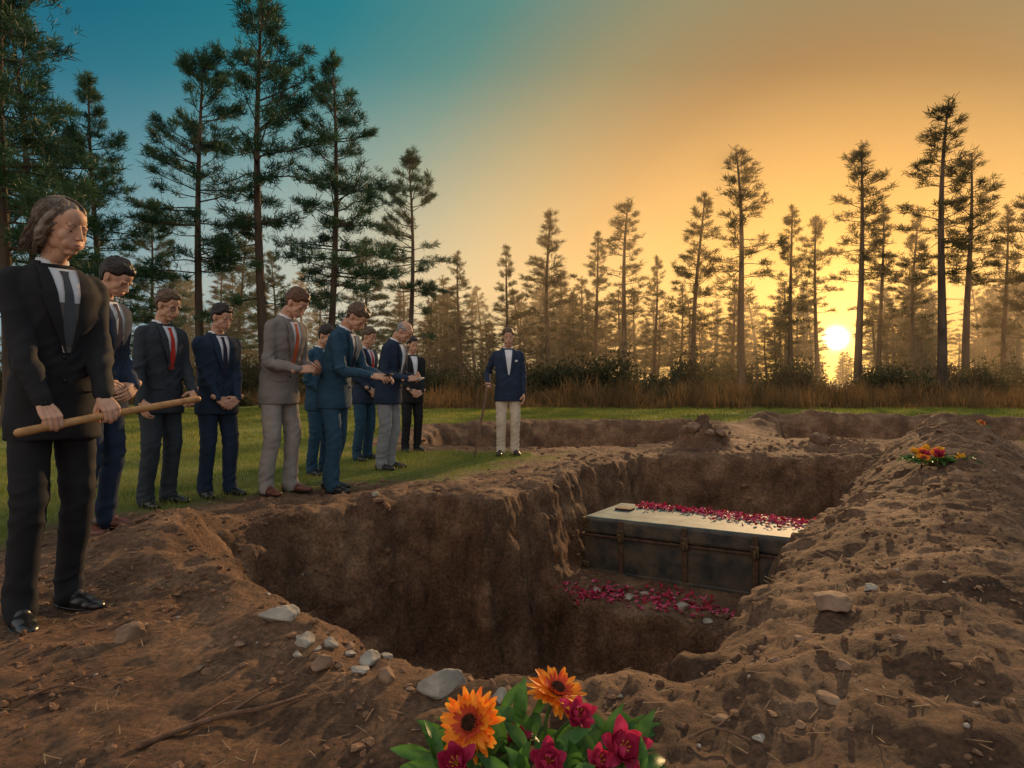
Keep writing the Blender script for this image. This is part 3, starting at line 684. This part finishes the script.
def gp(px,py,dz=.01):
    Yd=F/(py-384)
    for _ in range(5): Yd=F*(1-GH(PX(px,Yd),Yd))/(py-384)
    x=PX(px,Yd);return (x,Yd,GH(x,Yd)+dz)
twig("fallen_branch",[gp(140,748),gp(180,735,.015),gp(225,722,.02),gp(265,713,.015),gp(306,698)],.011,M_bark2)
twig("fallen_branch",[gp(30,700),gp(60,690,.015),gp(95,693,.01)],.006,M_bark2)
twig("fallen_branch",[gp(690,742),gp(715,733,.015),gp(750,738,.01)],.005,M_bark2)
def blades(name,x,y,z,h,w,m,lean=.35):
    n=len(x);a=rng.uniform(0,2*np.pi,n);la=rng.uniform(0,2*np.pi,n);ll=rng.normal(size=n)*lean*h
    p0=np.stack([x-np.cos(a)*w/2,y-np.sin(a)*w/2,z-.01],1);p1=np.stack([x+np.cos(a)*w/2,y+np.sin(a)*w/2,z-.01],1)
    mx=x+.35*ll*np.cos(la);my=y+.35*ll*np.sin(la)
    p2=np.stack([mx+np.cos(a)*w*.35,my+np.sin(a)*w*.35,z+h*.55],1);p3=np.stack([mx-np.cos(a)*w*.35,my-np.sin(a)*w*.35,z+h*.55],1)
    p4=np.stack([x+ll*np.cos(la),y+ll*np.sin(la),z+h],1)
    V=np.stack([p0,p1,p2,p3,p4],1).reshape(-1,3);b=np.arange(n)*5
    T=np.concatenate([np.stack([b,b+1,b+2],1),np.stack([b,b+2,b+3],1),np.stack([b+3,b+2,b+4],1)])
    return link(name,fast_mesh(name,V,T,[m],smooth=False))
M_gr=mat("grass_blade",(.11,.17,.020),(.30,.27,.06),1.2,.6,trans=.4);M_reed=mat("dry_reed",(.06,.045,.020),(.26,.15,.06),.35,.8,trans=.4)
M_straw=mat("straw",(.26,.18,.10),(.14,.08,.05),3,.9)
def fld(n,xr,yr,h,w,m,name,grass=True,lean=.35,dens=None,var=1.3):
    x=rng.uniform(*xr,n);y=rng.uniform(*yr,n)
    z,so,_=terrain(x,y,True);k=(so<.5) if grass else (so>=0)
    if dens is not None: k&=dens(x,y)
    x,y,z=x[k],y[k],z[k];hh=rng.uniform(.4,1.2,len(x))*h*np.clip(1+var*fbm(x*.45,y*.45,0,3),.25,2.4)
    blades(name,x,y,z,hh,w,m,lean)
fld(80000,(-8,1.5),(3.4,12),.045,.006,M_gr,"grass")
fld(80000,(-16,3),(12,28),.07,.016,M_gr,"grass")
fld(50000,(0,26),(16,30),.09,.02,M_gr,"grass")
fld(9000,(1.2,3.6),(.9,3.2),.07,.004,M_gr,"grass",False,.6,lambda x,y:((x-.56)*.847-(y-2.16)*.532>1.35+.3*pn(x*4,y*4)))
fld(8000,(3,11),(4,13),.09,.008,M_gr,"grass",False,.5,lambda x,y:((x-.56)*.847-(y-2.16)*.532>2.0+.8*pn(x*1.5,y*1.5)))
fld(38000,(-4,40),(25,35),.75,.03,M_reed,"tall_dry_grass",True,.45,lambda x,y:(y>27+2.5*pn(x*.5,3))&(fbm(x*.5,y*.5,4,2)>-.35),2.2)
fld(10000,(-30,-3),(32,38),.6,.03,M_reed,"tall_dry_grass",True,.25)
n=2200;x=rng.uniform(-2.8,3,n);y=rng.uniform(1.5,5,n);z,so,s=terrain(x,y,True);k=(s>.05);x,y,z=x[k],y[k],z[k];a=rng.uniform(0,6.28,len(x));l=rng.uniform(.02,.07,len(x));w=.0016
P=np.stack([x,y,z+.006],1);D=np.stack([np.cos(a)*l,np.sin(a)*l,rng.uniform(-.006,.012,len(x))],1);S=np.stack([-np.sin(a)*w,np.cos(a)*w,0*a],1)
V=np.stack([P-S,P+S,P+D+S,P+D-S],1).reshape(-1,3);b=np.arange(len(x))*4
link("dry_straw",fast_mesh("dry_straw",V,np.stack([b,b+1,b+2,b+3],1),[M_straw],smooth=False))
# ---------------------------------------------------------------- pine trees
M_bark=mat("pine_bark",(.05,.035,.026),(.12,.08,.056),3,.95,.8,12,stretch=(1,1,.25),bdist=.03)
M_ndl=mat("pine_needles",(.020,.060,.036),(.060,.120,.048),.9,.6,trans=.25)
M_ndl2=mat("pine_needles_dry",(.035,.048,.022),(.10,.080,.028),.7,.6,trans=.42)
def pine(seed,H,start,cr,dens=1.0,clump=.34,needle=M_ndl,top=.75,wide=.5,nn=13):
    r=np.random.default_rng(seed);Vt=[];Ft=[];off=0
    def addtube(P,R,n):
        nonlocal off
        V,Fc=tube(P,R,n,1,round_ends=False);q=[f for f in Fc[:-2]];Vt.append(V);Ft.append(np.array(q)+off);off+=len(V)
    bend=r.normal(size=(2,))*.25
    tz=np.linspace(0,1,12);TP=np.stack([bend[0]*tz**2+.12*np.sin(tz*5+seed),bend[1]*tz**2+.1*np.cos(tz*4+seed)-.1,tz*H],1)
    tr=.0105*H*(1-tz)**.85+.02;tr[0]*=1.3
    addtube(TP,tr,9)
    trunk=lambda z:np.array([np.interp(z/H,tz,TP[:,0]),np.interp(z/H,tz,TP[:,1]),z])
    C=[];Dr=[];Sz=[]
    z=start*H*.55
    while z<H*.985:
        t=(z-start*H)/(H-start*H)
        sparse=t<0
        k=r.integers(3,6) if not sparse else r.integers(0,3)
        for b in range(k):
            if r.random()<.16: continue
            az=r.uniform(0,2*np.pi)
            prof=((1-max(t,0))**top)*(.62+.38*min(max(t,0)/.2,1)) if not sparse else .45
            Lb=cr*prof*r.uniform(.45,1.3)+.15
            el=.05+.5*max(t,0)+r.normal()*.13-(.15 if t<.3 else 0)
            p=trunk(z+r.uniform(-.15,.15));d=np.array([np.cos(az)*np.cos(el),np.sin(az)*np.cos(el),np.sin(el)])
            P=[p];q=p.copy();dd=d.copy()
            for s_ in range(4):
                q=q+dd*Lb/4;P.append(q.copy());dd=dd+r.normal(size=3)*.13+[0,0,.07-(.05 if t<.3 else 0)];dd/=np.linalg.norm(dd)
            P=np.array(P);addtube(P,np.linspace(.010*Lb+.012,.006,5),4)
            if sparse and r.random()<.55: continue
            side=np.cross(d,[0,0,1]);side/=np.linalg.norm(side)
            nc=int((Lb*9+3)*dens)
            for c in range(nc):
                u=.25+.75*r.random()**.72;base=np.array([np.interp(u*4,range(5),P[:,j]) for j in range(3)])
                wd=wide*.5*Lb*(1.15-u)*r.normal()*.8
                pt=base+side*wd+d*abs(wd)*.4+[0,0,r.normal()*.05+.05]
                C.append(pt);Dr.append(d*.7+side*np.sign(wd)*.4+[0,0,.5]);Sz.append(clump*r.uniform(.7,1.2))
        z+=r.uniform(.22,.54)*(H/14)
    for _ in range(12): C.append(trunk(H)-[0,0,r.uniform(-.1,.9)]);Dr.append([0,0,1]);Sz.append(clump)
    C=np.array(C);Dr=np.array(Dr);Sz=np.array(Sz)
    n=len(C)*nn;c=np.repeat(C,nn,0);dr=np.repeat(Dr,nn,0)*.9+r.normal(size=(n,3))*.75;dr/=np.linalg.norm(dr,axis=1)[:,None]
    s=np.repeat(Sz,nn)*r.uniform(.6,1.1,n);sd=np.cross(dr,r.normal(size=(n,3)));sd/=np.linalg.norm(sd,axis=1)[:,None]
    w=s*.085;c=c+r.normal(size=(n,3))*.05
    V=np.stack([c-sd*w[:,None]*.5,c+sd*w[:,None]*.5,c+dr*s[:,None]*.75+sd*w[:,None]*.6,c+dr*s[:,None]],1).reshape(-1,3)
    b=np.arange(n)*4;Fn=np.stack([b,b+1,b+2,b+3],1)+off
    VV=np.concatenate(Vt+[V]);FF=np.concatenate(Ft+[Fn]);mi=np.concatenate([np.zeros(sum(len(f) for f in Ft)),np.ones(n)])
    return fast_mesh("pine_tree",VV,FF,[M_bark,needle],False,mi)
near=[pine(s,14,st,cr,1.3,.28,top=tp,wide=.6,nn=14) for s,st,cr,tp in((11,.32,2.8,.75),(12,.38,2.5,.6),(13,.28,2.9,.8),(14,.42,2.3,.55))]
far=[pine(s,14,st,cr,.85,.28,M_ndl2,top=tp,wide=.5,nn=11) for s,st,cr,tp in((21,.30,1.8,.75),(22,.42,1.5,.65),(23,.34,1.7,.8),(24,.20,2.0,.9),(25,.46,1.5,.55))]
def tree(px,top,Yd,me,wx=1.0,rot=None,parent=None,name="pine_tree"):
    H=1+(384-top)/F*Yd;x=PX(px,Yd);o=link(name,me,parent);s=H/14
    o.location=(x,Yd,GH(x,Yd)-.05);o.scale=(s*wx,s*wx,s);o.rotation_euler=(0,0,random.uniform(0,6.28) if rot is None else rot);return o
for px,top,Yd,k,wx in[(5,-150,15,0,1.0),(45,10,20,2,1.1),(-60,-60,17,1,1.1),(103,88,26,2,1.1),(200,55,27,1,1.15),(265,-8,28,3,1.1),(333,52,29,0,1.0),(410,150,38,3,1.1),(150,200,40,0,1.0),(280,252,44,2,1.1),(364,238,46,0,1.2),(-140,-20,24,3,1.2),(60,150,36,1,1.1),(235,215,48,2,1.0)]:
    tree(px,top,Yd,near[k],wx)
for i,(px,top,Yd,k,wx) in enumerate([(460,252,50,2,1.3),(510,246,50,3,1.3),(548,208,50,0,1.4),(596,232,52,3,1.3),(620,200,48,1,1.5),(655,257,52,2,1.2),(697,193,46,0,1.3),(733,280,55,3,1.3),(747,147,44,1,1.45),(790,207,48,2,1.3),(818,216,52,4,1.2),(857,147,43,4,1.4),(880,205,50,2,1.2),(914,207,48,0,1.1),(935,102,36,1,1.4),(966,155,40,4,1.4),(1004,207,46,2,1.2),(1045,120,40,0,1.2),(1110,90,38,1,1.3),(680,285,56,3,1.2),(575,290,56,2,1.2),(430,290,52,0,1.2),(1180,140,44,3,1.3)]):
    tree(px,top,Yd,far[k],wx)
tl=bpy.data.objects.new("distant_tree_line",None);scene.collection.objects.link(tl)
for i in range(200):
    px=random.uniform(-350,1500) if i<120 else random.uniform(400,1040);Yd=random.uniform(56,90);top=random.uniform(270,340)
    if 810<px<862 : top=random.uniform(350,366)
    tree(px,top,Yd,(far if px>400 or i%2 else near)[i%4],random.uniform(1.4,2.2),parent=tl,name="distant_pine")
def bush(seed):
    r=np.random.default_rng(seed);n=4000;d=r.normal(size=(n,3));d/=np.linalg.norm(d,axis=1)[:,None];d[:,2]=np.abs(d[:,2])
    rr=(.35+.65*r.random(n)**.6)*(1+.9*fbm(d[:,0]*2+seed,d[:,1]*2,d[:,2]*2,3));c=d*rr[:,None]*[1.3,1.0,1.1]
    u=r.normal(size=(n,3));u/=np.linalg.norm(u,axis=1)[:,None];v=np.cross(u,r.normal(size=(n,3)));v/=np.linalg.norm(v,axis=1)[:,None];s=.06
    V=np.stack([c-u*s,c-v*s*.5,c+u*s,c+v*s*.5],1).reshape(-1,3);b=np.arange(n)*4
    return fast_mesh("bush",V,np.stack([b,b+1,b+2,b+3],1),[M_ndl2],False)
bs=[bush(s) for s in(1,2,3)]
ug=bpy.data.objects.new("undergrowth",None);scene.collection.objects.link(ug)
for i in range(190):
    px=random.uniform(-200,1300);Yd=random.uniform(30 if i%5==0 else 35,56);x=PX(px,Yd);o=link("bush",bs[i%3],ug);o.location=(x,Yd,GH(x,Yd));s=random.uniform(.8,1.9) if Yd>35 else random.uniform(.4,.9)
    if 800<px<870: s=min(s,.8)
    o.scale=(s,s,s*random.uniform(.7,1.5));o.rotation_euler=(0,0,random.uniform(0,6))
me=bpy.data.meshes.new("forest_mist");V,Fc=box((20,72,8),(200,76,17.5));me.from_pydata(V.tolist(),[],Fc)
vm=bpy.data.materials.new("mist_volume");vm.use_nodes=True;N=vm.node_tree.nodes;N.remove(N["Principled BSDF"])
vs=N.new("ShaderNodeVolumeScatter");vs.inputs["Color"].default_value=(1,.78,.52,1);vs.inputs["Density"].default_value=.0050;vs.inputs["Anisotropy"].default_value=.55
vm.node_tree.links.new(vs.outputs[0],N["Material Output"].inputs["Volume"]);me.materials.append(vm);link("forest_mist",me)
# ---------------------------------------------------------------- world
SUN=Vector((324,682.67,46)).normalized()
w=bpy.data.worlds.new("World");scene.world=w;w.use_nodes=True;nt=w.node_tree;N=nt.nodes;L=nt.links;bg=N["Background"]
tc=N.new("ShaderNodeTexCoord");nrm=N.new("ShaderNodeVectorMath");nrm.operation='NORMALIZE';L.new(tc.outputs["Generated"],nrm.inputs[0])
dt=N.new("ShaderNodeVectorMath");dt.operation='DOT_PRODUCT';dt.inputs[1].default_value=SUN;L.new(nrm.outputs[0],dt.inputs[0])
ac=N.new("ShaderNodeMath");ac.operation='ARCCOSINE';L.new(dt.outputs["Value"],ac.inputs[0])
dv=N.new("ShaderNodeMath");dv.operation='DIVIDE';dv.inputs[1].default_value=math.pi;L.new(ac.outputs[0],dv.inputs[0])
def ramp(f,cs):
    r=N.new("ShaderNodeValToRGB");e=r.color_ramp.elements
    e[0].position=cs[0][0];e[0].color=(*cs[0][1],1);e[1].position=cs[-1][0];e[1].color=(*cs[-1][1],1)
    for p,c in cs[1:-1]: q=e.new(p);q.color=(*c,1)
    L.new(f,r.inputs[0]);return r.outputs[0]
D=lambda a:a/180
low=ramp(dv.outputs[0],[(D(0),(1.7,1.0,.22)),(D(4),(1.25,.66,.11)),(D(10),(1.04,.53,.10)),(D(20),(.90,.53,.17)),(D(30),(.72,.57,.30)),(D(42),(.40,.53,.47)),(D(55),(.14,.38,.44)),(D(75),(.09,.28,.35)),(D(100),(.42,.45,.52)),(D(125),(.95,.84,.74)),(D(180),(1.05,.90,.76))])  # both ramps: sky behind the camera brightened as added, unseen fill
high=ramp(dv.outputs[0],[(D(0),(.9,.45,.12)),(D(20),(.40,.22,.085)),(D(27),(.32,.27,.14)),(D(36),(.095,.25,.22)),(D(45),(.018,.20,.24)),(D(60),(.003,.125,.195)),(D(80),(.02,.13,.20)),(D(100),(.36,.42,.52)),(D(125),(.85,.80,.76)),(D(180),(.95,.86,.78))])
sx=N.new("ShaderNodeSeparateXYZ");L.new(nrm.outputs[0],sx.inputs[0])
def mrange(a,b):
    mr=N.new("ShaderNodeMapRange");mr.interpolation_type='SMOOTHSTEP';mr.inputs[1].default_value=a;mr.inputs[2].default_value=b;L.new(sx.outputs[2],mr.inputs[0]);return mr.outputs[0]
mx=N.new("ShaderNodeMix");mx.data_type='RGBA';L.new(mrange(.05,.48),mx.inputs[0]);L.new(low,mx.inputs[6]);L.new(high,mx.inputs[7])
mz=N.new("ShaderNodeMix");mz.data_type='RGBA';L.new(mrange(.53,.85),mz.inputs[0]);L.new(mx.outputs[2],mz.inputs[6]);mz.inputs[7].default_value=(.52,.52,.54,1)  # zenith above the view brightened as added fill light
def powd(e,k,col):
    p=N.new("ShaderNodeMath");p.operation='POWER';p.use_clamp=True;L.new(dt.outputs["Value"],p.inputs[0]);p.inputs[1].default_value=e
    s=N.new("ShaderNodeVectorMath");s.operation='SCALE';s.inputs[0].default_value=tuple(c*k for c in col);L.new(p.outputs[0],s.inputs["Scale"]);return s.outputs[0]
def add(a,b):
    s=N.new("ShaderNodeVectorMath");s.operation='ADD';L.new(a,s.inputs[0]);L.new(b,s.inputs[1]);return s.outputs[0]
sky=N.new("ShaderNodeTexSky");sky.sky_type='NISHITA';sky.sun_disc=False;sky.sun_elevation=math.radians(3.5);sky.sun_rotation=math.atan2(SUN[0],SUN[1]);sky.air_density=1.5;sky.dust_density=2
ss=N.new("ShaderNodeVectorMath");ss.operation='SCALE';ss.inputs["Scale"].default_value=.006;L.new(sky.outputs[0],ss.inputs[0])
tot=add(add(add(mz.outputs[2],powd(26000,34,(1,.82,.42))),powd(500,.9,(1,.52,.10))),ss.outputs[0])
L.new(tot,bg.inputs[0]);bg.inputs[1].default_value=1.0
sl_=bpy.data.lights.new("sun","SUN");sl_.energy=5.0;sl_.angle=math.radians(.8);sl_.color=(1,.60,.28);so=bpy.data.objects.new("sun",sl_);scene.collection.objects.link(so)
ld=Vector((SUN[0]*1.0,SUN[1]*1.0,math.tan(math.radians(18)))).normalized();so.rotation_euler=ld.to_track_quat('Z','Y').to_euler()
cam=bpy.data.cameras.new("camera");cam.lens=24;cam.sensor_width=36;cam.clip_end=4000;co=bpy.data.objects.new("camera",cam);scene.collection.objects.link(co)
co.location=(0,0,1.0);co.rotation_euler=(math.radians(90),0,0);scene.camera=co
scene.view_settings.view_transform='Standard';scene.view_settings.look='None';scene.view_settings.exposure=0
